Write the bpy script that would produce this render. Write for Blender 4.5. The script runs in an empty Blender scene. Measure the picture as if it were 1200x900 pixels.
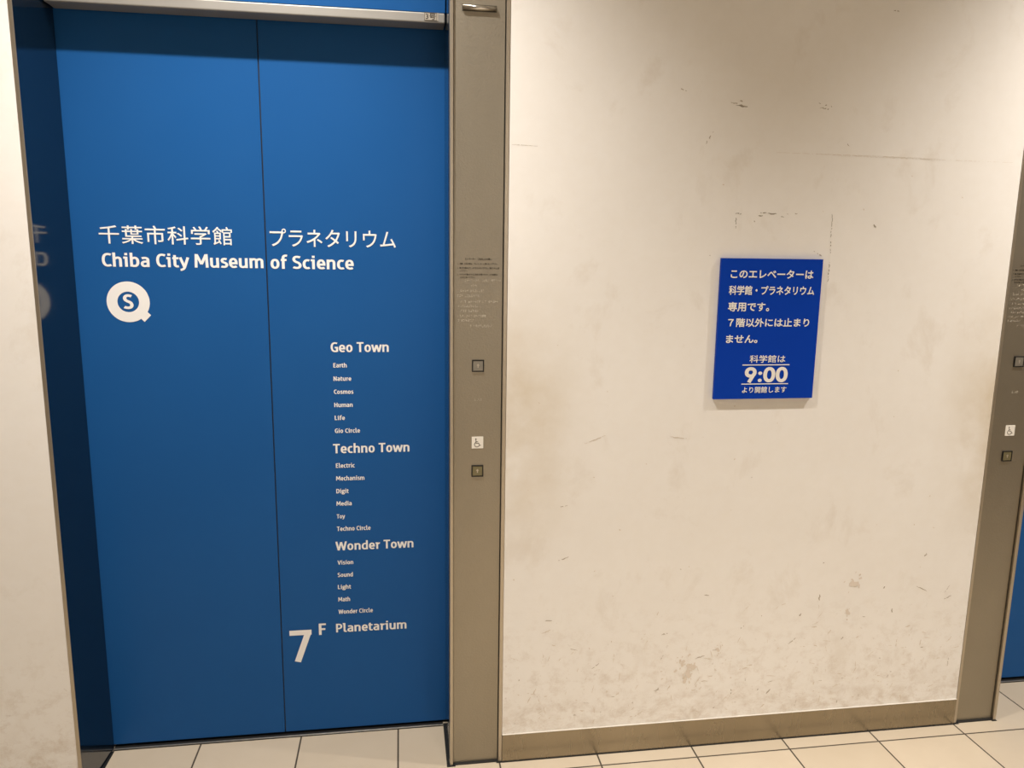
import bpy, bmesh, math, random
from mathutils import Vector, Matrix

random.seed(7)
S = bpy.context.scene
COL = S.collection

# ------------------------------------------------------------------ camera
cam_data = bpy.data.cameras.new('camera')
cam_data.sensor_fit = 'HORIZONTAL'
cam_data.sensor_width = 36.0
cam_data.lens = 889.55 / 1200 * 36.0
cam_data.clip_start = 0.02
cam = bpy.data.objects.new('camera', cam_data)
COL.objects.link(cam)
yaw, pitch, roll = 0.147577, -0.170314, 0.013709
fwd = Vector((math.sin(yaw) * math.cos(pitch), math.cos(yaw) * math.cos(pitch), math.sin(pitch)))
rgt = Vector((math.cos(yaw), -math.sin(yaw), 0))
upv = rgt.cross(fwd)
r2 = rgt * math.cos(roll) + upv * math.sin(roll)
u2 = -rgt * math.sin(roll) + upv * math.cos(roll)
m = Matrix((r2, u2, -fwd)).transposed().to_4x4()
m.translation = Vector((-0.15788, -2.03087, 1.50138))
cam.matrix_world = m
S.camera = cam

# ------------------------------------------------------------------ world, exposure
world = bpy.data.worlds.new('world')
S.world = world
world.use_nodes = True
world.node_tree.nodes['Background'].inputs[0].default_value = (0.0, 0.0, 0.0, 1)
world.node_tree.nodes['Background'].inputs[1].default_value = 0.0
S.view_settings.view_transform = 'Standard'
S.view_settings.look = 'None'
S.view_settings.exposure = 0.0
S.view_settings.gamma = 1.0
S.view_settings.use_curve_mapping = False

LAMP_W = 380.0            # two recessed downlights, one in front of each lift
LAMP_COL = (1.0, 0.955, 0.905)
LAMP_Z = 3.24
LAMP_Y = -0.64
LAMP_CONE = math.radians(103)
LAMP_BLEND = 1.0
LAMP_X = (-0.53, 2.28)
REAR_FILL_LAMP = (0.875, -2.95)   # added fill lamp behind the camera, raises the ambient light on the wall
CEIL = 3.30

# ------------------------------------------------------------------ key dimensions (metres)
XJ = -1.0312              # inner face of the left jamb
XC = -0.0260              # left edge of the call-button column
CW = 0.1537               # its width
DX = 1.6502               # step from one column to the next
D = 0.2124                # door plane behind the wall face
HZ = 2.106                # underside of the header
TILE_X, TILE_Y = 0.1212, -0.0550


# ------------------------------------------------------------------ materials
def mat(name, col=(.8, .8, .8), rough=.5, metal=0.0, spec=.5):
    M = bpy.data.materials.new(name)
    M.use_nodes = True
    b = M.node_tree.nodes['Principled BSDF']
    b.inputs['Base Color'].default_value = (*col, 1)
    b.inputs['Roughness'].default_value = rough
    b.inputs['Metallic'].default_value = metal
    b.inputs['Specular IOR Level'].default_value = spec
    return M


class NT:
    def __init__(self, M):
        self.t = M.node_tree
        self.b = self.t.nodes['Principled BSDF']
        tc = self.t.nodes.new('ShaderNodeTexCoord')
        self.co = tc.outputs['Object']

    def new(self, kind, **kw):
        n = self.t.nodes.new(kind)
        for k, v in kw.items():
            setattr(n, k, v)
        return n

    def link(self, a, b):
        self.t.links.new(a, b)

    def mapping(self, scale=(1, 1, 1), loc=(0, 0, 0)):
        n = self.new('ShaderNodeMapping')
        n.inputs['Scale'].default_value = scale
        n.inputs['Location'].default_value = loc
        self.link(self.co, n.inputs['Vector'])
        return n.outputs[0]

    def noise(self, scale, detail=4, rough=.55, vec=None, dist=0):
        n = self.new('ShaderNodeTexNoise')
        n.inputs['Scale'].default_value = scale
        n.inputs['Detail'].default_value = detail
        n.inputs['Roughness'].default_value = rough
        n.inputs['Distortion'].default_value = dist
        self.link(vec or self.co, n.inputs['Vector'])
        return n.outputs['Fac']

    def ramp(self, fac, *stops):
        n = self.new('ShaderNodeValToRGB')
        e = n.color_ramp.elements
        while len(e) < len(stops):
            e.new(0.5)
        for el, (p, c) in zip(e, stops):
            el.position = p
            el.color = (*c, 1) if isinstance(c, tuple) else (c, c, c, 1)
        self.link(fac, n.inputs[0])
        return n.outputs[0]

    def math(self, op, a, b=None, c=None, clamp=False):
        n = self.new('ShaderNodeMath', operation=op, use_clamp=clamp)
        for i, v in enumerate((a, b, c)):
            if v is None:
                continue
            if isinstance(v, (int, float)):
                n.inputs[i].default_value = v
            else:
                self.link(v, n.inputs[i])
        return n.outputs[0]

    def mix(self, fac, a, b, blend='MIX'):
        n = self.new('ShaderNodeMix', data_type='RGBA', blend_type=blend)
        for i, v in ((0, fac), (6, a), (7, b)):
            if isinstance(v, (int, float)):
                n.inputs[i].default_value = v
            elif isinstance(v, tuple):
                n.inputs[i].default_value = (*v, 1)
            else:
                self.link(v, n.inputs[i])
        return n.outputs[2]

    def xyz(self):
        n = self.new('ShaderNodeSeparateXYZ')
        self.link(self.co, n.inputs[0])
        return n.outputs

    def band(self, v, lo0, lo1, hi0, hi1):
        a = self.new('ShaderNodeMapRange', interpolation_type='SMOOTHSTEP')
        self.link(v, a.inputs[0])
        a.inputs[1].default_value, a.inputs[2].default_value = lo0, lo1
        b = self.new('ShaderNodeMapRange', interpolation_type='SMOOTHSTEP')
        self.link(v, b.inputs[0])
        b.inputs[1].default_value, b.inputs[2].default_value = hi0, hi1
        b.inputs[3].default_value, b.inputs[4].default_value = 1, 0
        return self.math('MULTIPLY', a.outputs[0], b.outputs[0])

    def bump(self, h, strength, dist):
        n = self.new('ShaderNodeBump')
        n.inputs['Strength'].default_value = strength
        n.inputs['Distance'].default_value = dist
        self.link(h, n.inputs['Height'])
        self.link(n.outputs[0], self.b.inputs['Normal'])


def make_wall_mat():
    M = mat('painted_wall', (.80, .735, .62), .55, 0, .35)
    n = NT(M)
    x, y, z = n.xyz()
    base = n.ramp(n.noise(2.2, 5), (.3, (.87, .83, .77)), (.7, (.90, .865, .81)))
    fine = n.ramp(n.noise(26, 6, .65), (.35, .0), (.75, 1.0))
    base = n.mix(n.math('MULTIPLY', fine, .10), base, (.70, .61, .48))
    # hand grime beside the steel edges, broken up by noise
    near = n.math('ADD', n.band(x, .0, .13, .13, .42), n.band(x, 1.40, 1.62, 1.63, 1.8))
    near = n.math('MULTIPLY', near, n.band(z, .55, .95, 1.05, 1.55))
    near = n.math('MULTIPLY', near, n.ramp(n.noise(5, 5, .6), (.3, .15), (.68, 1.0)))
    base = n.mix(n.math('MULTIPLY', near, .75), base, (.60, .49, .33))
    # scuffed kick zone
    low = n.band(z, -.2, -.1, .10, .62)
    sc = n.ramp(n.noise(19, 9, .74, n.mapping((1, 1, 1.15)), .15), (.50, .0), (.68, 1.0))
    base = n.mix(n.math('MULTIPLY', n.math('MULTIPLY', low, sc), .55), base, (.60, .49, .38))
    sp = n.ramp(n.noise(60, 3, .5), (.66, .0), (.72, 1.0))
    base = n.mix(n.math('MULTIPLY', n.math('MULTIPLY', low, sp), .35), base, (.45, .35, .26))
    foot = n.band(z, .02, .05, .09, .24)
    ft = n.ramp(n.noise(24, 9, .75, n.mapping((.6, 1, 1), (2, 0, 1)), .4), (.44, .0), (.66, 1.0))
    base = n.mix(n.math('MULTIPLY', n.math('MULTIPLY', foot, ft), .5), base, (.55, .44, .33))
    mid = n.ramp(n.noise(7, 7, .65, n.mapping((1, 1, .7), (4, 0, 2)), .3), (.57, .0), (.70, 1.0))
    base = n.mix(n.math('MULTIPLY', mid, .24), base, (.62, .52, .40))
    n.link(base, n.b.inputs['Base Color'])
    h = n.math('ADD', n.noise(3.5, 3), n.math('MULTIPLY', n.noise(120, 3), .10))
    n.bump(h, .25, .004)
    return M


def make_steel_mat(name, c0, c1, rough, grain=(1, 1, 1), gs=230, bump=.18, metal=.9):
    M = mat(name, c0, rough, metal)
    n = NT(M)
    g = n.noise(gs, 3, .6, n.mapping(grain))
    big = n.noise(3, 4, .5, n.mapping((1, 1, .5)))
    c = n.mix(n.ramp(big, (.3, 0.0), (.7, 1.0)), c0, c1)
    n.link(c, n.b.inputs['Base Color'])
    r = n.math('MULTIPLY_ADD', g, .16, rough - .08)
    n.link(r, n.b.inputs['Roughness'])
    n.bump(g, bump, .0012)
    return M


def make_door_mat():
    M = mat('blue_enamel', (.007, .080, .26), .34, 0, .13)
    n = NT(M)
    c = n.mix(n.ramp(n.noise(1.8, 4), (.35, 0.0), (.7, 1.0)), (.0115, .087, .275), (.0135, .094, .29))
    n.link(c, n.b.inputs['Base Color'])
    n.link(n.math('MULTIPLY_ADD', n.noise(4, 4), .12, .30), n.b.inputs['Roughness'])
    return M


def make_tile_mat():
    M = mat('floor_tile', (.6, .5, .36), .35, 0, .5)
    n = NT(M)
    x, y, z = n.xyz()
    tx = n.math('DIVIDE', n.math('SUBTRACT', x, TILE_X), .3)
    ty = n.math('DIVIDE', n.math('SUBTRACT', y, TILE_Y), .3)
    fx, fy = n.math('FRACT', tx), n.math('FRACT', ty)
    dx = n.math('MINIMUM', fx, n.math('SUBTRACT', 1.0, fx))
    dy = n.math('MINIMUM', fy, n.math('SUBTRACT', 1.0, fy))
    d = n.math('MINIMUM', dx, dy)
    g = n.math('LESS_THAN', d, .0085)
    comb = n.new('ShaderNodeCombineXYZ')
    n.link(n.math('FLOOR', tx), comb.inputs[0])
    n.link(n.math('FLOOR', ty), comb.inputs[1])
    wn = n.new('ShaderNodeTexWhiteNoise', noise_dimensions='2D')
    n.link(comb.outputs[0], wn.inputs['Vector'])
    c = n.mix(wn.outputs['Value'], (.49, .405, .295), (.53, .44, .325))
    cl = n.ramp(n.noise(9, 6, .6), (.35, 0.0), (.7, 1.0))
    c = n.mix(n.math('MULTIPLY', cl, .22), c, (.43, .34, .235))
    c = n.mix(g, c, (.055, .040, .026))
    n.link(c, n.b.inputs['Base Color'])
    n.link(n.math('MULTIPLY_ADD', g, .4, .36), n.b.inputs['Roughness'])
    h = n.math('SUBTRACT', n.math('MULTIPLY', n.noise(45, 4), .05), g)
    n.bump(h, .35, .0015)
    return M


M_WALL = make_wall_mat()
M_SCUFF = mat('scuff_dark', (.45, .38, .29), .7)
M_SMEAR = mat('scuff_pale', (.70, .61, .50), .7)
M_STAIN = mat('stain', (.75, .66, .56), .7)
M_TAPE = mat('tape_residue', (.35, .305, .235), .7)
M_STEEL = make_steel_mat('brushed_steel', (.335, .30, .235), (.38, .34, .27), .42, gs=170, bump=.5)
M_EDGE = make_steel_mat('steel_edge', (.50, .44, .35), (.54, .475, .38), .34, bump=.05)
M_BASE = make_steel_mat('baseboard_steel', (.28, .235, .165), (.36, .305, .22), .27, (1, 1, .25), 22, .03)
M_HEAD = make_steel_mat('header_steel', (.31, .295, .265), (.35, .33, .30), .5, (.05, 1, 1), 120, .05, .45)
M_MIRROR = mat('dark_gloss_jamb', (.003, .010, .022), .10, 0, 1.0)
M_DOOR = make_door_mat()
M_TILE = make_tile_mat()
M_WHITE = mat('white_vinyl', (.86, .83, .79), .5)
M_INK = mat('dark_ink', (.035, .025, .015), .6)
M_SIGN = mat('sign_blue', (.0, .043, .40), .5, 0, .12)
M_SIGNW = mat('sign_white', (.90, .86, .80), .5)
M_BOARD = mat('sign_board_edge', (.002, .036, .30), .55, 0, .2)
M_BLACK = mat('black_rubber', (.008, .007, .006), .6)
M_GROOVE = mat('dark_groove', (.05, .042, .03), .5)
M_BTN = make_steel_mat('button_steel', (.23, .21, .17), (.27, .245, .20), .4, metal=.4)
M_BTNG = make_steel_mat('button_olive', (.19, .165, .085), (.22, .19, .10), .4, metal=.4)
M_CHROME = mat('chrome', (.62, .60, .56), .16, 1.0)
M_BRAILLE = mat('braille_dot', (.52, .46, .37), .4, .6)
M_STICK = mat('sticker_white', (.84, .79, .70), .4)
M_CLEAR = mat('number_plate', (.55, .50, .42), .4, .5)
M_CEIL = mat('ceiling_white', (.78, .75, .70), .8)
M_ALU = mat('sill_aluminium', (.72, .66, .56), .3, .9)
M_TRIM = mat('downlight_white', (.8, .8, .78), .4)
M_GLOW = mat('downlight_lens', (1, 1, 1), .4)
_b = M_GLOW.node_tree.nodes['Principled BSDF']
_b.inputs['Emission Color'].default_value = (*LAMP_COL, 1)
_b.inputs['Emission Strength'].default_value = 12


# ------------------------------------------------------------------ helpers
def box(bm, x0, x1, y0, y1, z0, z1, bev=0.0, seg=2):
    r = bmesh.ops.create_cube(bm, size=1.0)
    vs = r['verts']
    for v in vs:
        v.co = Vector(((x0 + x1) / 2 + v.co.x * (x1 - x0), (y0 + y1) / 2 + v.co.y * (y1 - y0), (z0 + z1) / 2 + v.co.z * (z1 - z0)))
    if bev > 0:
        es = list({e for v in vs for e in v.link_edges})
        bmesh.ops.bevel(bm, geom=es, offset=bev, segments=seg, profile=.5, affect='EDGES')
    return bm


def B(*a, **k):
    return box(bmesh.new(), *a, **k)


def obj(name, bm, mats, parent=None, kind=None, smooth=False):
    me = bpy.data.meshes.new(name)
    bmesh.ops.recalc_face_normals(bm, faces=bm.faces[:])
    if smooth:
        for f in bm.faces:
            f.smooth = True
    bm.to_mesh(me)
    bm.free()
    for mm in (mats if isinstance(mats, (list, tuple)) else [mats]):
        me.materials.append(mm)
    o = bpy.data.objects.new(name, me)
    COL.objects.link(o)
    if parent is not None:
        root = parent
        while root.parent:
            root = root.parent
        me.transform(Matrix.Translation(-root.location))
        o.parent = parent
    if kind:
        o['kind'] = kind
    return o


def thing(name, label, cat, loc, group=None):
    o = bpy.data.objects.new(name, None)
    o.empty_display_size = .05
    COL.objects.link(o)
    o.location = loc
    o['label'] = label
    o['category'] = cat
    if group:
        o['group'] = group
    return o


def copy_tree(o, parent=None):
    c = o.copy()
    COL.objects.link(c)
    c.parent = parent
    for ch in list(o.children):
        copy_tree(ch, c)
    return c


def struct(name, bm, mats):
    return obj(name, bm, mats, kind='structure')


# ---- lettering: stroked capitals and small letters of a narrow bold sans with slab i, l, r
GL = {
 'C': (.60, "M.57 .87Q.47 .92 .38 .92Q.15 .92 .15 .5Q.15 .08 .38 .08Q.47 .08 .57 .13"),
 'S': (.58, "M.48 .87Q.40 .92 .30 .92Q.13 .92 .13 .73Q.13 .59 .30 .515Q.48 .44 .48 .27Q.48 .08 .29 .08Q.19 .08 .09 .14"),
 'G': (.66, "M.57 .87Q.48 .92 .39 .92Q.15 .92 .15 .5Q.15 .08 .40 .08Q.50 .08 .56 .11L.56 .46L.38 .46"),
 'T': (.58, "M.02 .92L.56 .92M.29 .92L.29 0"),
 'M': (.86, "M.12 0L.15 1M.74 0L.71 1M.17 .97L.43 .25M.69 .97L.43 .25"),
 'E': (.53, "M.14 0L.14 1M.14 .92L.48 .92M.14 .52L.44 .52M.14 .08L.49 .08"),
 'F': (.51, "M.14 0L.14 1M.14 .92L.48 .92M.14 .50L.44 .50"),
 'N': (.68, "M.13 0L.13 1M.54 0L.54 1M.14 .96L.53 .04"),
 'H': (.68, "M.13 0L.13 1M.54 0L.54 1M.13 .52L.54 .52"),
 'L': (.50, "M.14 1L.14 0M.14 .08L.48 .08"),
 'D': (.66, "M.14 0L.14 1M.14 .92L.28 .92Q.54 .92 .54 .5Q.54 .08 .28 .08L.14 .08"),
 'W': (.92, "M.07 1L.25 0M.25 0L.46 .94M.46 .94L.67 0M.67 0L.85 1"),
 'V': (.62, "M.07 1L.31 0M.31 0L.55 1"),
 'P': (.58, "M.14 0L.14 1M.14 .92L.28 .92Q.49 .92 .49 .68Q.49 .44 .28 .44L.14 .44"),
 '7': (.56, "M.02 .91L.56 .91M.48 .91L.20 0"),
 'a': (.55, "M.10 .64Q.18 .67 .27 .67Q.43 .67 .43 .5L.43 0M.43 .40L.29 .40Q.11 .40 .11 .23Q.11 .07 .25 .07Q.36 .07 .43 .16"),
 'b': (.60, "M.13 1.04L.13 .02M.13 .57Q.22 .67 .32 .67Q.48 .67 .48 .37Q.48 .07 .30 .07Q.2 .07 .13 .1"),
 'c': (.47, "M.42 .64Q.36 .67 .30 .67Q.12 .67 .12 .37Q.12 .07 .30 .07Q.37 .07 .43 .11"),
 'd': (.60, "M.47 1.04L.47 0M.47 .64Q.40 .67 .31 .67Q.12 .67 .12 .36Q.12 .07 .28 .07Q.39 .07 .47 .17"),
 'e': (.55, "M.13 .35L.45 .35Q.46 .67 .29 .67Q.12 .67 .12 .37Q.12 .07 .31 .07Q.40 .07 .47 .12"),
 'f': (.38, "M.40 .99Q.36 1.0 .32 1.0Q.17 1.0 .17 .82L.17 0M.04 .67L.36 .67"),
 'g': (.55, "M.28 .67Q.11 .67 .11 .47Q.11 .28 .28 .28Q.44 .28 .44 .47Q.44 .67 .28 .67M.3 .67L.55 .67M.2 .29Q.1 .2 .16 .12Q.2 .08 .3 .08Q.48 .08 .48 -.07Q.48 -.2 .28 -.2Q.09 -.2 .09 -.07Q.09 .04 .2 .07"),
 'h': (.60, "M.13 1.04L.13 0M.13 .55Q.24 .67 .33 .67Q.47 .67 .47 .48L.47 0"),
 'i': (.33, "M.18 .74L.18 0M.03 .67L.18 .67M.18 .85L.18 1.02"),
 'l': (.36, "M.03 .97L.16 .97M.16 1.04L.16 .2Q.16 .07 .26 .07L.34 .08"),
 'm': (.89, "M.13 .74L.13 0M.13 .55Q.22 .67 .31 .67Q.44 .67 .44 .5L.44 0M.44 .55Q.54 .67 .62 .67Q.76 .67 .76 .5L.76 0"),
 'n': (.60, "M.13 .74L.13 0M.13 .55Q.24 .67 .33 .67Q.47 .67 .47 .48L.47 0"),
 'o': (.58, "M.29 .67Q.12 .67 .12 .37Q.12 .07 .29 .07Q.46 .07 .46 .37Q.46 .67 .29 .67"),
 'r': (.42, "M.17 .74L.17 0M.03 .67L.17 .67M.17 .50Q.26 .68 .40 .65"),
 's': (.46, "M.38 .64Q.31 .67 .25 .67Q.12 .67 .12 .54Q.12 .43 .25 .385Q.38 .34 .38 .21Q.38 .07 .22 .07Q.14 .07 .07 .1"),
 't': (.40, "M.16 .90L.16 .22Q.16 .07 .28 .07L.37 .08M.03 .67L.37 .67"),
 'u': (.60, "M.13 .74L.13 .25Q.13 .07 .27 .07Q.38 .07 .47 .19M.47 .74L.47 0"),
 'w': (.80, "M.06 .74L.22 0M.22 0L.40 .70M.40 .70L.58 0M.58 0L.74 .74"),
 'y': (.54, "M.06 .74L.27 .04M.49 .74L.29 .02Q.22 -.2 .05 -.18"),
 '0': (.72, "M.36 .90Q.12 .90 .12 .5Q.12 .10 .36 .10Q.60 .10 .60 .5Q.60 .90 .36 .90"),
 '9': (.72, "M.34 .90Q.11 .90 .11 .66Q.11 .42 .34 .42Q.57 .42 .57 .66Q.57 .90 .34 .90M.55 .58L.26 0"),
 ':': (.34, ""),
 ' ': (.26, ""),
}


def parse(d):
    import re
    tok = re.findall(r'[MLQ]|-?\d*\.?\d+', d)
    out, cur, i, cmd = [], None, 0, None
    while i < len(tok):
        if tok[i] in 'MLQ':
            cmd = tok[i]
            i += 1
        if cmd == 'M':
            cur = [(float(tok[i]), float(tok[i + 1]))]
            out.append(cur)
            i += 2
        elif cmd == 'L':
            cur.append((float(tok[i]), float(tok[i + 1])))
            i += 2
        else:
            p0, c, p1 = cur[-1], (float(tok[i]), float(tok[i + 1])), (float(tok[i + 2]), float(tok[i + 3]))
            # a squarish curve through the control point, like this typeface's bowls
            k = .62
            a = tuple(p0[j] + (c[j] - p0[j]) * k for j in (0, 1))
            b = tuple(p1[j] + (c[j] - p1[j]) * k for j in (0, 1))
            for s in range(1, 9):
                t = s / 8
                cur.append(tuple((1 - t) ** 3 * p0[j] + 3 * (1 - t) ** 2 * t * a[j] + 3 * (1 - t) * t * t * b[j] + t ** 3 * p1[j] for j in (0, 1)))
            i += 4
    return out


def ribbon(pts, hw):
    closed = len(pts) > 3 and math.dist(pts[0], pts[-1]) < 1e-6
    P = [Vector(p) for p in pts]
    n = len(P)
    L, R = [], []
    for i in range(n):
        if closed:
            a, b = P[i - 1] if i else P[-2], P[i + 1] if i < n - 1 else P[1]
        else:
            a, b = P[max(i - 1, 0)], P[min(i + 1, n - 1)]
        d0 = (P[i] - a) if (P[i] - a).length > 1e-9 else (b - P[i])
        d1 = (b - P[i]) if (b - P[i]).length > 1e-9 else d0
        d0, d1 = d0.normalized(), d1.normalized()
        n0, n1 = Vector((-d0.y, d0.x)), Vector((-d1.y, d1.x))
        mm = (n0 + n1)
        if mm.length < 1e-6:
            mm = n0
        mm.normalize()
        s = hw / max(mm.dot(n0), .5)
        L.append(P[i] + mm * s)
        R.append(P[i] - mm * s)
    return [(L[i], L[i + 1], R[i + 1], R[i]) for i in range(n - 1)]


def latin(text, hw=.078, space=.0):
    quads, x = [], 0
    for ch in text:
        adv, d = GL[ch]
        lift = 0.0
        for st in parse(d):
            for q in ribbon(st, hw):
                lift += 8e-6
                quads.append([(p.x + x, p.y, lift) for p in q])
        if ch == ':':
            quads += [[(px, py, lift) for px, py in disc_poly(x + .17, cy, .115, 20)] for cy in (.13, .60)]
        x += adv + space
    return quads


def text_mesh_flat(body, bold, track=1.0):
    """glyph outlines of a line of Japanese in the default typeface, as flat polygons"""
    cu = bpy.data.curves.new('lettering', 'FONT')
    cu.body = body
    cu.size = 1
    cu.resolution_u = 3
    cu.bevel_depth = bold
    cu.bevel_resolution = 0
    cu.space_character = track
    o = bpy.data.objects.new('lettering', cu)
    COL.objects.link(o)
    dg = bpy.context.evaluated_depsgraph_get()
    dg.update()
    me = bpy.data.meshes.new_from_object(o.evaluated_get(dg))
    polys = [[(me.vertices[i].co.x, me.vertices[i].co.y, me.vertices[i].co.z / bold * .0003) for i in p.vertices]
             for p in me.polygons if p.normal.z > .02]
    bpy.data.objects.remove(o)
    bpy.data.curves.remove(cu)
    bpy.data.meshes.remove(me)
    return polys


def area(p):
    return .5 * sum(p[i][0] * p[(i + 1) % len(p)][1] - p[(i + 1) % len(p)][0] * p[i][1] for i in range(len(p)))


def place_polys(polys, y, x0, x1, z0, z1, by_bbox=True, unit_h=1.0):
    xs = [p[0] for q in polys for p in q]
    ys = [p[1] for q in polys for p in q]
    ax, bx = min(xs), max(xs)
    if by_bbox:
        ay, by = min(ys), max(ys)
    else:
        ay, by = 0.0, unit_h
    bm = bmesh.new()
    for q in polys:
        if abs(area(q)) < 1e-7:
            continue
        if area(q) < 0:
            q = q[::-1]
        vs = [bm.verts.new((x0 + (p[0] - ax) / (bx - ax) * (x1 - x0), y - p[2], z0 + (p[1] - ay) / (by - ay) * (z1 - z0))) for p in q]
        bm.faces.new(vs)
    return bm


def obj_flat(name, bm, M, parent, label=None):
    me = bpy.data.meshes.new(name)
    bm.to_mesh(me)
    bm.free()
    me.materials.append(M)
    root = parent
    while root.parent:
        root = root.parent
    me.transform(Matrix.Translation(-root.location))
    o = bpy.data.objects.new(name, me)
    COL.objects.link(o)
    o.parent = parent
    if label:
        o['label'] = label
    return o


def write_latin(text, x0, x1, z, h, y, M, parent, label, hw=.078, space=0):
    return obj_flat('lettering', place_polys(latin(text, hw, space), y, x0, x1, z, z + h, False), M, parent, label)


def write_kana(text, x0, x1, z, h, y, M, parent, label, bold=.01, track=1.0):
    return obj_flat('lettering', place_polys(text_mesh_flat(text, bold, track), y, x0, x1, z, z + h), M, parent, label)


def disc_poly(cx, cz, r, n=48):
    return [(cx + r * math.cos(2 * math.pi * i / n), cz + r * math.sin(2 * math.pi * i / n)) for i in range(n)]


def add_poly(bm, pts, y):
    if area(pts) < 0:
        pts = pts[::-1]
    return bm.faces.new([bm.verts.new((p[0], y, p[1])) for p in pts])


# ------------------------------------------------------------------ setting
X0, X1, YB = -3.4, 5.2, -3.7
struct('floor', B(X0 - .2, X1 + .2, YB - .2, .30, -.12, 0), M_TILE)
struct('ceiling', B(X0 - .2, X1 + .2, YB - .2, .30, CEIL, CEIL + .12), M_CEIL)


def wall_marks(bm):
    """scuffs, scratches and old tape residue, each with its own outline, lying on the paint"""
    y = -.0004

    def strip(p, q, w, mi, jag=.35, keep=1.0):
        n = max(3, int(math.dist(p, q) / .004))
        dx, dz = q[0] - p[0], q[1] - p[1]
        ln = math.hypot(dx, dz) or 1
        nx, nz = -dz / ln, dx / ln
        prev = None
        for i in range(n + 1):
            t = i / n
            ww = w * (1 + random.uniform(-jag, jag)) * (.3 + .7 * math.sin(math.pi * min(max(t, .08), .92)))
            c = (p[0] + dx * t + random.uniform(-1, 1) * w * .5, p[1] + dz * t + random.uniform(-1, 1) * w * .5)
            a, b = (c[0] + nx * ww / 2, c[1] + nz * ww / 2), (c[0] - nx * ww / 2, c[1] - nz * ww / 2)
            if prev and random.random() < keep:
                f = add_poly(bm, [prev[0], a, b, prev[1]], y)
                f.material_index = mi
            prev = (a, b)

    def blot(x, z, r, mi, sq=1.0):
        n = 13
        ph = random.uniform(0, 6)
        pts = []
        for i in range(n):
            a = 2 * math.pi * i / n
            rr = r * (.72 + .28 * math.sin(2 * a + ph) + random.uniform(-.2, .2))
            pts.append((x + rr * math.cos(a) * sq, z + rr * math.sin(a)))
        add_poly(bm, pts, y - .0002 * random.random()).material_index = mi

    # flaked paint and tape outline above the sign
    for p, q, w, mi, kp in [((.729, 1.909), (.776, 1.900), .004, 3, .8), ((.745, 1.918), (.772, 1.908), .003, 3, .5), ((.742, 1.902), (.775, 1.899), .003, 1, .9),
                        ((.579, 1.942), (.603, 1.934), .004, 3, .45), ((.982, 1.917), (1.021, 1.909), .003, 3, .45), ((.986, 1.905), (1.019, 1.902), .003, 3, .6),
                        ((.761, 1.619), (.778, 1.617), .003, 1, .9), ((.762, 1.619), (.764, 1.573), .003, 1, .55), ((.825, 1.621), (.850, 1.621), .004, 1, .7),
                        ((.828, 1.614), (.842, 1.614), .003, 1, .8), ((.855, 1.620), (.881, 1.620), .003, 1, .8), ((.886, 1.613), (.905, 1.612), .003, 1, .8),
                        ((.912, 1.620), (.944, 1.621), .003, 3, .45), ((1.047, 1.622), (1.050, 1.575), .003, 1, .6), ((1.048, 1.575), (1.052, 1.506), .0028, 1, .55),
                        ((1.051, 1.494), (1.051, 1.434), .0035, 1, .55), ((1.0, 1.52), (1.03, 1.505), .003, 3, .5), ((.868, 1.784), (1.358, 1.782), .0013, 2, .9), ((1.05, 1.7805), (1.60, 1.7785), .001, 2, .6),
                        ((.135, 1.781), (.203, 1.779), .001, 3, .9), ((1.179, 2.166), (1.195, 2.163), .003, 3, .6), ((.683, 1.832), (.663, 1.800), .003, 3, .4),
                        ((1.075, 1.815), (1.081, 1.808), .003, 3, .8), ((1.178, 1.594), (1.184, 1.585), .005, 1, .9)]:
        strip(p, q, w * .85, mi, .5, kp)
    # named smudges and knocks lower down
    for x, z, s in [(.297, .793, 5), (.63, .986, 10), (.383, .986, 12), (.301, .634, 6), (1.11, .47, 3), (1.052, .417, 2), (1.325, .492, 2), (1.456, .593, 2), (1.455, .48, 8),
                    (.734, .297, 6), (.787, .316, 5), (.843, .175, 3), (.965, .166, 3), (.603, .199, 2.5), (.865, .387, 2.5), (1.548, .446, 6), (1.2, .33, 2), (1.36, .41, 3)]:
        L = s * .0026
        a = random.uniform(-.5, .5) + (0 if s > 4 else 1.2)
        strip((x - L * math.cos(a), z - L * math.sin(a)), (x + L * math.cos(a), z + L * math.sin(a)), .0022 if s > 4 else .004, 2 if s > 8 else 3, .4, .85)
    for x, z, r in [(.708, .268, .022), (.700, .245, .020), (.690, .225, .016), (.680, .281, .014), (1.222, .508, .022), (1.21, .415, .014), (.79, .318, .010)]:
        blot(x, z, r * .8, 4)
        for k in range(9):
            blot(x + random.gauss(0, r * .8), z + random.gauss(0, r * .9), r * random.uniform(.10, .32), random.choice((4, 4, 2)), random.uniform(.6, 1.2))
    # the general crop of shoe and trolley scrapes in the kick zone
    for i in range(190):
        z = .10 + abs(random.gauss(0, .17))
        if z > .75:
            continue
        x = random.uniform(.15, 1.60)
        ln = random.uniform(.004, .030)
        a = random.choice((random.uniform(-.4, .4), random.uniform(.6, 1.9)))
        strip((x, z), (x + ln * math.cos(a), z + ln * math.sin(a)), random.uniform(.0012, .003), 2 if random.random() < .88 else 3, .5, .85)
    for i in range(45):
        z = random.uniform(.12, 1.75)
        x = random.uniform(.15, 1.58)
        blot(x, z, random.uniform(.0012, .0028), 3 if random.random() < .3 else 2)


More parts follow.
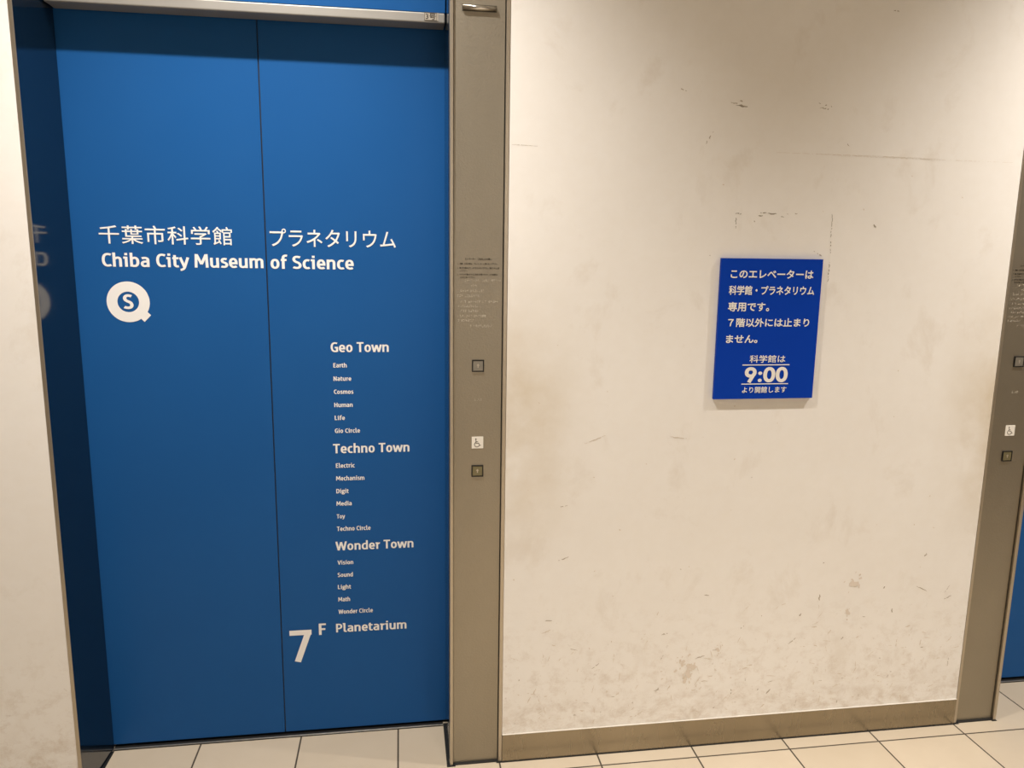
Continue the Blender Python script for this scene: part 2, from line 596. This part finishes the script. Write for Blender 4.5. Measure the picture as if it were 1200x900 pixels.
bm = B(XC + CW + .0008, XC + DX - .0008, 0, .25, 0, CEIL)
wall_marks(bm)
wm = struct('wall_middle', bm, [M_WALL, M_TAPE, M_SMEAR, M_SCUFF, M_STAIN])
bm = B(X0, XJ - .0176, 0, .25, 0, CEIL)
wl = struct('wall_left', bm, M_WALL)
XR0, XR1 = XC + DX + CW, XC + DX + CW + (XC - XJ)     # right-hand opening
struct('wall_right', B(XR1 + .0176, X1, 0, .25, 0, CEIL), M_WALL)
TOPZ = 2.60
struct('wall_upper_left', B(XJ - .0170, XC + CW, 0, .25, TOPZ + .001, CEIL), M_WALL)
struct('wall_upper_right', B(XC + DX, XR1 + .0170, 0, .25, TOPZ + .001, CEIL), M_WALL)
struct('wall_front', B(X0, X1, YB - .15, YB, 0, CEIL), M_WALL)
struct('wall_end_left', B(X0 - .15, X0 - .001, YB, .25, 0, CEIL), M_WALL)
struct('wall_end_right', B(X1 + .001, X1 + .15, YB, .25, 0, CEIL), M_WALL)
struct('trim_1', B(XC + CW + .001, XC + DX - .001, -.0045, -.0003, .0883, .0901, .0004), mat('lit_ledge_pale', (.62, .57, .49), .7))  # pale bead added to paint the lit ledge along the baseboard top
struct('trim_2', B(XC + CW + .001, XC + DX - .001, -.0060, -.0037, .0002, .0028), M_BLACK)
struct('baseboard_middle', B(XC + CW + .001, XC + DX - .001, -.0035, -.0005, .001, .088, .0008), M_BASE)
struct('baseboard_left', B(X0, XJ - .0180, -.0035, -.0005, .001, .088, .0008), M_BASE)
struct('baseboard_right', B(XR1 + .0180, X1, -.0035, -.0005, .001, .088, .0008), M_BASE)

# ------------------------------------------------------------------ call-button column
ROWS = [(.0148, .108, 1.4246), (.0314, .0454, 1.4117), (.0035, .0685, 1.3974), (-.0054, .0532, 1.3837), (.0036, .1008, 1.3691),
        (-.004, .0521, 1.3564), (.0036, .0496, 1.3438), (-.004, .069, 1.3298), (-.004, .0356, 1.3183), (.0293, .086, 1.303)]
NOTICE = [("エレベーター　ご利用上のお願い", .0142, .0856, 1.4826, .0058), ("1．地震・火災の時は、エレベーターに乗らないで下さい。", -.0055, .1023, 1.4704, .0050),
          ("2．扉に手を触れたり、よりかからないで下さい。指はさみに注意", -.0062, .1063, 1.4592, .0052), ("して下さい。", .0009, .0211, 1.4522, .0045),
          ("3．小さなお子様だけでのご利用は危険ですので、必ず保護者の", -.0062, .1026, 1.4422, .0050), ("方が付き添って下さい。", .0009, .0422, 1.4345, .0048)]


def cyl_y(bm, cx, cz, y0, y1, r, n=20):
    ring0 = [bm.verts.new((cx + r * math.cos(2 * math.pi * i / n), y0, cz + r * math.sin(2 * math.pi * i / n))) for i in range(n)]
    ring1 = [bm.verts.new((v.co.x, y1, v.co.z)) for v in ring0]
    bm.faces.new(ring0)
    bm.faces.new(ring1[::-1])
    for i in range(n):
        bm.faces.new((ring0[i], ring1[i], ring1[(i + 1) % n], ring0[(i + 1) % n]))


def dome(bm, x, y, z, r, h):
    n = 6
    a = [bm.verts.new((x + r * math.cos(2 * math.pi * i / n), y, z + r * math.sin(2 * math.pi * i / n))) for i in range(n)]
    b = [bm.verts.new((x + .6 * r * math.cos(2 * math.pi * i / n), y - h * .8, z + .6 * r * math.sin(2 * math.pi * i / n))) for i in range(n)]
    t = bm.verts.new((x, y - h, z))
    for i in range(n):
        j = (i + 1) % n
        bm.faces.new((a[i], a[j], b[j], b[i]))
        bm.faces.new((b[i], b[j], t))


def frame_ring(bm, x0, x1, z0, z1, w, y0, y1):
    box(bm, x0, x0 + w, y0, y1, z0, z1)
    box(bm, x1 - w, x1, y0, y1, z0, z1)
    box(bm, x0 + w, x1 - w, y0, y1, z1 - w, z1)
    box(bm, x0 + w, x1 - w, y0, y1, z0, z0 + w)


PY = .0070                                             # face of the column's recessed panel


def make_column():
    t = thing('call_button_column', 'tall stainless steel call-button column right of the white-lettered blue elevator doors', 'elevator call column', (XC, 0, 0), 'stainless steel call-button columns')
    x0, x1 = XC, XC + CW
    obj('face_panel', B(x0 + .0100, x1 - .0128, PY, .030, .004, TOPZ), M_STEEL, t)
    fl = obj('side_trim', B(x0, x0 + .0086, -.0015, .030, .002, TOPZ, .0008), M_EDGE, t)
    fr = obj('side_trim', B(x1 - .0100, x1, -.0015, .030, .002, TOPZ, .0008), M_EDGE, t)
    bm = bmesh.new()
    box(bm, x0 + .0087, x0 + .0099, .012, .030, .004, TOPZ)
    box(bm, x1 - .0127, x1 - .0101, .012, .030, .004, TOPZ)
    obj('shadow_gap', bm, M_BLACK, t)
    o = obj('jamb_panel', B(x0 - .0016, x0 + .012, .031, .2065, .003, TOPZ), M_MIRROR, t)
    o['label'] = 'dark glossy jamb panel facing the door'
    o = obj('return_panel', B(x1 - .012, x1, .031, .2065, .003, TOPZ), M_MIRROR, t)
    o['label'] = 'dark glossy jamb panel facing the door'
    bm = bmesh.new()
    box(bm, x0 + .004, x1 - .004, -.0005, .016, .0002, .0035)
    box(bm, x0 - .003, x0 + .016, -.0055, .004, .0002, .0018)
    box(bm, x1 - .016, x1 + .0012, -.0055, .004, .0002, .0018)
    box(bm, x0 - .0092, x0 - .0005, -.0055, .208, .0003, .0014)
    box(bm, x1 + .0005, x1 + .0017, .004, .193, .0003, .0014)
    obj('base_sealant', bm, M_BLACK, t)
    # call buttons
    for zc, Mb, lab in ((1.1985, M_BTN, 'grey square up button'), (.9024, M_BTNG, 'olive square up button')):
        xc = .0506
        bm = bmesh.new()
        frame_ring(bm, xc - .0164, xc + .0164, zc - .0164, zc + .0164, .0022, PY - .0035, PY + .001)
        fr_ = obj('button_frame', bm, M_BLACK, t)
        b = obj('call_button', B(xc - .0138, xc + .0138, PY - .0030, PY + .001, zc - .0138, zc + .0138, .0012), Mb, t)
        b['label'] = lab
        bm = bmesh.new()
        add_poly(bm, [(xc - .0042, zc + .001), (xc + .0042, zc + .001), (xc, zc + .0062)], PY - .0034)
        add_poly(bm, [(xc - .0014, zc + .001), (xc + .0014, zc + .001), (xc + .0014, zc - .005), (xc - .0014, zc - .005)], PY - .0034)
        obj_flat('arrow', bm, M_BRAILLE, b)
    # wheelchair sticker
    sx, sz = .0505, .9836
    st = obj('wheelchair_sticker', B(sx - .0160, sx + .0160, PY - .0012, PY + .0005, sz - .0165, sz + .0165), M_STICK, t)
    st['label'] = 'white sticker with a wheelchair user'
    quads = []
    for pl, hw in (([(-.0045, .0065), (-.0040, -.0015), (.0030, -.0015), (.0062, -.0082), (.0092, -.0072)], .0008), ([(-.0043, .0030), (.0012, .0030)], .0007)):
        quads += [[(p.x, p.y) for p in q] for q in ribbon(pl, hw)]
    arc = [(-.0015 + .0070 * math.cos(a), -.0052 + .0070 * math.sin(a)) for a in [math.radians(125 + i * 215 / 18) for i in range(19)]]
    quads += [[(p.x, p.y) for p in q] for q in ribbon(arc, .0008)]
    quads.append(disc_poly(-.0046, .0098, .0020, 14))
    bm = bmesh.new()
    for q in quads:
        add_poly(bm, [(p[0] + sx, p[1] + sz) for p in q], PY - .0015)
    obj_flat('wheelchair_symbol', bm, M_INK, st)
    # printed notice and braille
    for txt, a, b, z, h in NOTICE:
        write_kana(txt, a, b, z, h, PY - .0005, M_INK, t, 'small dark printed notice line', .012)
    bm = bmesh.new()
    rr = random.Random(3)
    for a, b, z in ROWS + [(.0415, .0600, 1.1005)]:
        x = a
        while x < b:
            for i in (0, 1):
                for k in (0, 1, 2):
                    if rr.random() < .5:
                        dome(bm, x + i * .0020, PY, z + .0060 - k * .0022, .00085, .0007)
            x += .0056 if rr.random() < .85 else .0100
    obj('braille', bm, M_BRAILLE, t, smooth=True)
    # half-round arrival lamp near the top
    xa, xb, zc, r = .0066, .0916, 2.1092, .0066
    bm = bmesh.new()
    n = 18
    prof = [(PY - .0105 * math.cos(math.pi * (i / n - .5)), zc + r * math.sin(math.pi * (i / n - .5))) for i in range(n + 1)]
    ra = [bm.verts.new((xa, p[0], p[1])) for p in prof]
    rb = [bm.verts.new((xb, p[0], p[1])) for p in prof]
    for i in range(n):
        bm.faces.new((ra[i], rb[i], rb[i + 1], ra[i + 1])).smooth = True
    bm.faces.new(ra)
    bm.faces.new(rb[::-1])
    lp = obj('arrival_lamp', bm, M_CHROME, t)
    lp['label'] = 'half-round chrome arrival lamp'
    bm = bmesh.new()
    frame_ring(bm, xa - .0014, xb + .0014, zc - r - .0014, zc + r + .0014, .0013, PY - .001, PY + .001)
    obj('lamp_bezel', bm, M_GROOVE, lp)
    return t


col1 = make_column()
col2 = copy_tree(col1)
col2.location = (XC + DX, 0, 0)
col2['label'] = 'stainless steel call-button column cut off by the right edge of the photo'


# ------------------------------------------------------------------ elevator surrounds
def make_surround(xa, xb, jamb, label, number):
    """xa..xb is the clear opening; jamb = -1 / +1 is the side that has a plain jamb instead of a column"""
    t = thing('elevator_surround', label, 'elevator surround', ((xa + xb) / 2, .17, 0))
    xj = xa if jamb < 0 else xb
    s = -jamb
    e0, e1 = sorted((xj - s * .0170, xj - s * .0076))
    obj('edge_trim', B(e0, e1, -.0015, .030, .002, TOPZ, .0006), M_EDGE, t)
    bm = bmesh.new()                       # the jamb closes in a few millimetres towards the door
    ring = [(xj - s * .0074, .0005), (xj - s * .0012, .2065), (xj - s * .0165, .2065), (xj - s * .0074 - s * .0002, .031)]
    lo = [bm.verts.new((p[0], p[1], .003)) for p in ring]
    hi = [bm.verts.new((p[0], p[1], TOPZ)) for p in ring]
    bm.faces.new(lo)
    bm.faces.new(hi)
    for i in range(4):
        bm.faces.new((lo[i], lo[(i + 1) % 4], hi[(i + 1) % 4], hi[i]))
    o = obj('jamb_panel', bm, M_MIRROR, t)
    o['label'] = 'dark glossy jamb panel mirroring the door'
    ia, ib = xa + .002, xb - .002
    ja, jb = (xa - .0008, xb - .0082) if jamb < 0 else (xa + .002, xb + .0008)
    o = obj('transom_panel', B(ia, ib, .143, .165, 2.1325, TOPZ), M_DOOR, t)
    o['label'] = 'blue panel above the doors'
    hd = obj('header_trim', B(ia, ib, .142, .2065, HZ, 2.1318, .0035, 3), M_HEAD, t)
    hd['label'] = 'steel header bar'
    sl = obj('door_sill', B(ja, jb, .1990, .2040, .0004, .0030, .0005), M_ALU, t)
    bm = bmesh.new()
    box(bm, ja, jb, .1955, .1989, .0003, .0012)
    box(bm, ja, jb, .2041, .2450, .0003, .0020)  # black strip paints in the dark of the gap under the doors
    # dark joints between the floor tiles and the jambs
    if jamb < 0:
        box(bm, xa - .0068, xa + .0035, -.001, .193, .0003, .0014)
    else:
        box(bm, xb - .0035, xb + .0068, -.001, .193, .0003, .0014)
    obj('floor_joint_and_gap_shade', bm, M_BLACK, t)
    if number:
        pl = obj('number_plate', B(-.0850, -.0475, .1408, .1419, 2.1110, 2.1312), M_CLEAR, t)
        pl['label'] = 'small plate reading 3号'
        write_kana('3号', -.0815, -.0545, 2.1135, .0160, .1405, M_INK, pl, 'dark numeral and character', .01)
        bm = bmesh.new()
        frame_ring(bm, -.0846, -.0515, 2.1115, 2.1308, .0009, .1404, .1407)
        bmesh.ops.remove_doubles(bm, verts=bm.verts, dist=1e-5)
        obj('plate_border', bm, M_INK, pl)
    return t


make_surround(XJ, XC - .0016, -1, 'steel and dark gloss surround framing the white-lettered blue doors, under number 3', True)
make_surround(XR0, XR1, 1, 'surround of the plain blue doors at the right edge of the photo', False)


# ------------------------------------------------------------------ doors
def make_leaf(x0, x1, label):
    t = thing('elevator_door_panel', label, 'elevator door', ((x0 + x1) / 2, D + .015, .0), 'blue sliding elevator door panels')
    obj('leaf', B(x0, x1, D, D + .030, .010, 2.16, .0012), M_DOOR, t)
    return t


SEAM = -.5287
LT = 'left blue elevator door panel, with Q-shaped logo and Japanese lettering'
RT = 'right blue elevator door panel, with the long white list of towns and large 7F'
dl = make_leaf(XJ - .05, SEAM - .0014, LT)
dr = make_leaf(SEAM + .0014, XC + .05, RT)
dl2 = copy_tree(dl)
dl2.location.x = XR0 - .05 + (SEAM - .0014 - XJ + .05) / 2
dl2['label'] = 'plain blue elevator door panel glimpsed behind the rightmost steel column'
dr2 = copy_tree(dr)
dr2.location.x = XR1 + .05 - (XC + .05 - SEAM - .0014) / 2
dr2['label'] = 'plain blue elevator door panel far right, beyond the photo edge'
for root, xe, s in ((dl, SEAM - .0014, -1), (dl2, dl2.location.x + (SEAM - .0014 - XJ + .05) / 2, -1)):
    obj('rubber_edge', B(xe + .0001, xe + .0026, D + .004, D + .028, .012, 2.15), M_BLACK, root)

YT = D - .0006
L_LINES = [('k', '千葉市科学館', -.9655, -.6177, 1.5129, .0502), ('l', 'Chiba City Museum', -.9627, -.5368, 1.4509, .0369)]
R_LINES = [('k', 'プラネタリウム', -.5166, -.1673, 1.5119, .0494), ('l', 'of Science', -.5174, -.2874, 1.4498, .0368),
  ('l', 'Geo Town', -.3582, -.1919, 1.2115, .0291), ('l', 'Earth', -.352, -.3139, 1.1664, .0129), ('l', 'Nature', -.3525, -.3016, 1.1269, .013),
  ('l', 'Cosmos', -.3523, -.2961, 1.0878, .0131), ('l', 'Human', -.3522, -.2993, 1.0484, .0131), ('l', 'Life', -.352, -.3227, 1.0094, .0132),
  ('l', 'Gio Circle', -.3525, -.2795, .9702, .0133), ('l', 'Techno Town', -.3592, -.1344, .9083, .0286), ('l', 'Electric', -.3523, -.2969, .8634, .0138),
  ('l', 'Mechanism', -.3527, -.2695, .824, .0136), ('l', 'Digit', -.3531, -.3168, .7843, .0137), ('l', 'Media', -.3535, -.3088, .7455, .0137),
  ('l', 'Toy', -.3539, -.3292, .7053, .0132), ('l', 'Techno Circle', -.3543, -.254, .6656, .0139), ('l', 'Wonder Town', -.36, -.125, .6035, .028),
  ('l', 'Vision', -.3552, -.3081, .5577, .0135), ('l', 'Sound', -.3556, -.3102, .5177, .0136), ('l', 'Light', -.356, -.3164, .4782, .0136),
  ('l', 'Math', -.3558, -.3203, .4377, .0137), ('l', 'Wonder Circle', -.3562, -.2521, .397, .0138), ('l', 'Planetarium', -.365, -.149, .336, .0285),
  ('l', '7', -.5052, -.4392, .2455, .1057), ('l', 'F', -.4169, -.3952, .3307, .0376)]
for root, lines in ((dl, L_LINES), (dr, R_LINES)):
    for kind, txt, a, b, z, h in lines:
        lab = 'white lettering reading ' + txt
        if kind == 'k':
            write_kana(txt, a, b, z, h, YT, M_WHITE, root, lab, .005, 1.07 if txt[0] == '千' else 1.0)
        else:
            write_latin(txt, a, b, z, h, YT, M_WHITE, root, lab)

# round Q-shaped mark with an S in its eye
bm = bmesh.new()
cx, cz, ro, ri, n = -.9024, 1.3547, .0562, .0282, 64
for i in range(n):
    a0, a1 = 2 * math.pi * i / n, 2 * math.pi * (i + 1) / n
    add_poly(bm, [(cx + ro * math.cos(a0), cz + ro * math.sin(a0)), (cx + ro * math.cos(a1), cz + ro * math.sin(a1)),
                  (cx + ri * math.cos(a1), cz + ri * math.sin(a1)), (cx + ri * math.cos(a0), cz + ri * math.sin(a0))], YT)
add_poly(bm, [(-.8450, 1.3180), (-.8630, 1.2992), (-.8820, 1.3180), (-.8630, 1.3360)], YT - .00002)
lg = obj_flat('round_logo', bm, M_WHITE, dl, 'white round Q-shaped mark')
write_latin('S', -.9157, -.8890, 1.3352, .0402, YT, M_WHITE, lg, 'white letter S', .088)

# ------------------------------------------------------------------ wall sign
sg = thing('wall_sign', 'blue rectangular notice board with white Japanese text and 9:00 on the scuffed wall', 'sign', (.8746, -.0005, 1.0990))
SY = -.0100
obj('board', B(.7243, 1.0258, SY + .0012, -.0005, 1.0990, 1.4965), M_BOARD, sg)
obj('blue_face', B(.7240, 1.0261, SY, SY + .0011, 1.0988, 1.4967), M_SIGN, sg)
YS = SY - .0005
for txt, a, b, z, h, bo in [("このエレベーターは", .7529, .9998, 1.4417, .0245, .022), ("科学館・プラネタリウム", .7504, 1.0061, 1.3955, .0263, .022), ("専用です。", .7511, .8738, 1.3490, .0265, .022),
                        ("７階以外には止まり", .7540, .9982, 1.3054, .0251, .022), ("ません。", .7507, .8450, 1.2598, .0231, .022), ("科学館は", .8256, .9340, 1.2035, .0218, .010), ("より開館します", .8087, .9439, 1.1159, .0182, .012)]:
    write_kana(txt, a, b, z, h, YS, M_SIGNW, sg, 'white lettering reading ' + txt, bo)
write_latin('9:00', .8135, .9443, 1.1467, .0439, YS, M_SIGNW, sg, 'large white opening time 9:00', .108)
for z in (1.1958, 1.1407):
    obj('rule_line', B(.8052, .9479, YS, YS + .0003, z, z + .0026), M_SIGNW, sg)


# ------------------------------------------------------------------ downlights
def make_downlight():
    t = thing('ceiling_downlight', 'recessed white ceiling downlight in front of the lettered blue doors', 'ceiling light', (LAMP_X[0], LAMP_Y, CEIL), 'ceiling downlights')
    x, y = LAMP_X[0], LAMP_Y
    bm = bmesh.new()
    n = 32
    prof = [(.055, CEIL - .030), (.078, CEIL - .006), (.092, CEIL - .006), (.094, CEIL - .0015)]
    rings = [[bm.verts.new((x + r * math.cos(2 * math.pi * i / n), y + r * math.sin(2 * math.pi * i / n), z)) for i in range(n)] for r, z in prof]
    for a, b in zip(rings, rings[1:]):
        for i in range(n):
            bm.faces.new((a[i], a[(i + 1) % n], b[(i + 1) % n], b[i]))
    obj('trim_ring', bm, M_TRIM, t, smooth=True)
    bm = bmesh.new()
    bm.faces.new([bm.verts.new((x + .054 * math.cos(2 * math.pi * i / n), y + .054 * math.sin(2 * math.pi * i / n), CEIL - .028)) for i in range(n)])
    obj('lens', bm, M_GLOW, t)
    ld = bpy.data.lights.new('downlight_beam', 'SPOT')
    ld.energy = LAMP_W
    ld.color = LAMP_COL
    ld.spot_size = LAMP_CONE
    ld.spot_blend = LAMP_BLEND
    ld.shadow_soft_size = .035
    lo = bpy.data.objects.new('downlight_beam', ld)
    COL.objects.link(lo)
    lo.parent = t
    lo.location = (0, 0, LAMP_Z - CEIL)
    return t


d1 = make_downlight()
d2 = copy_tree(d1)
d2.location.x = LAMP_X[1]
d2['label'] = 'recessed white ceiling downlight in front of the rightmost elevator'
d3 = copy_tree(d1)
d3.location.x, d3.location.y = REAR_FILL_LAMP
d3['label'] = 'added fill downlight out of view near the opposite wall, raising the ambient light'
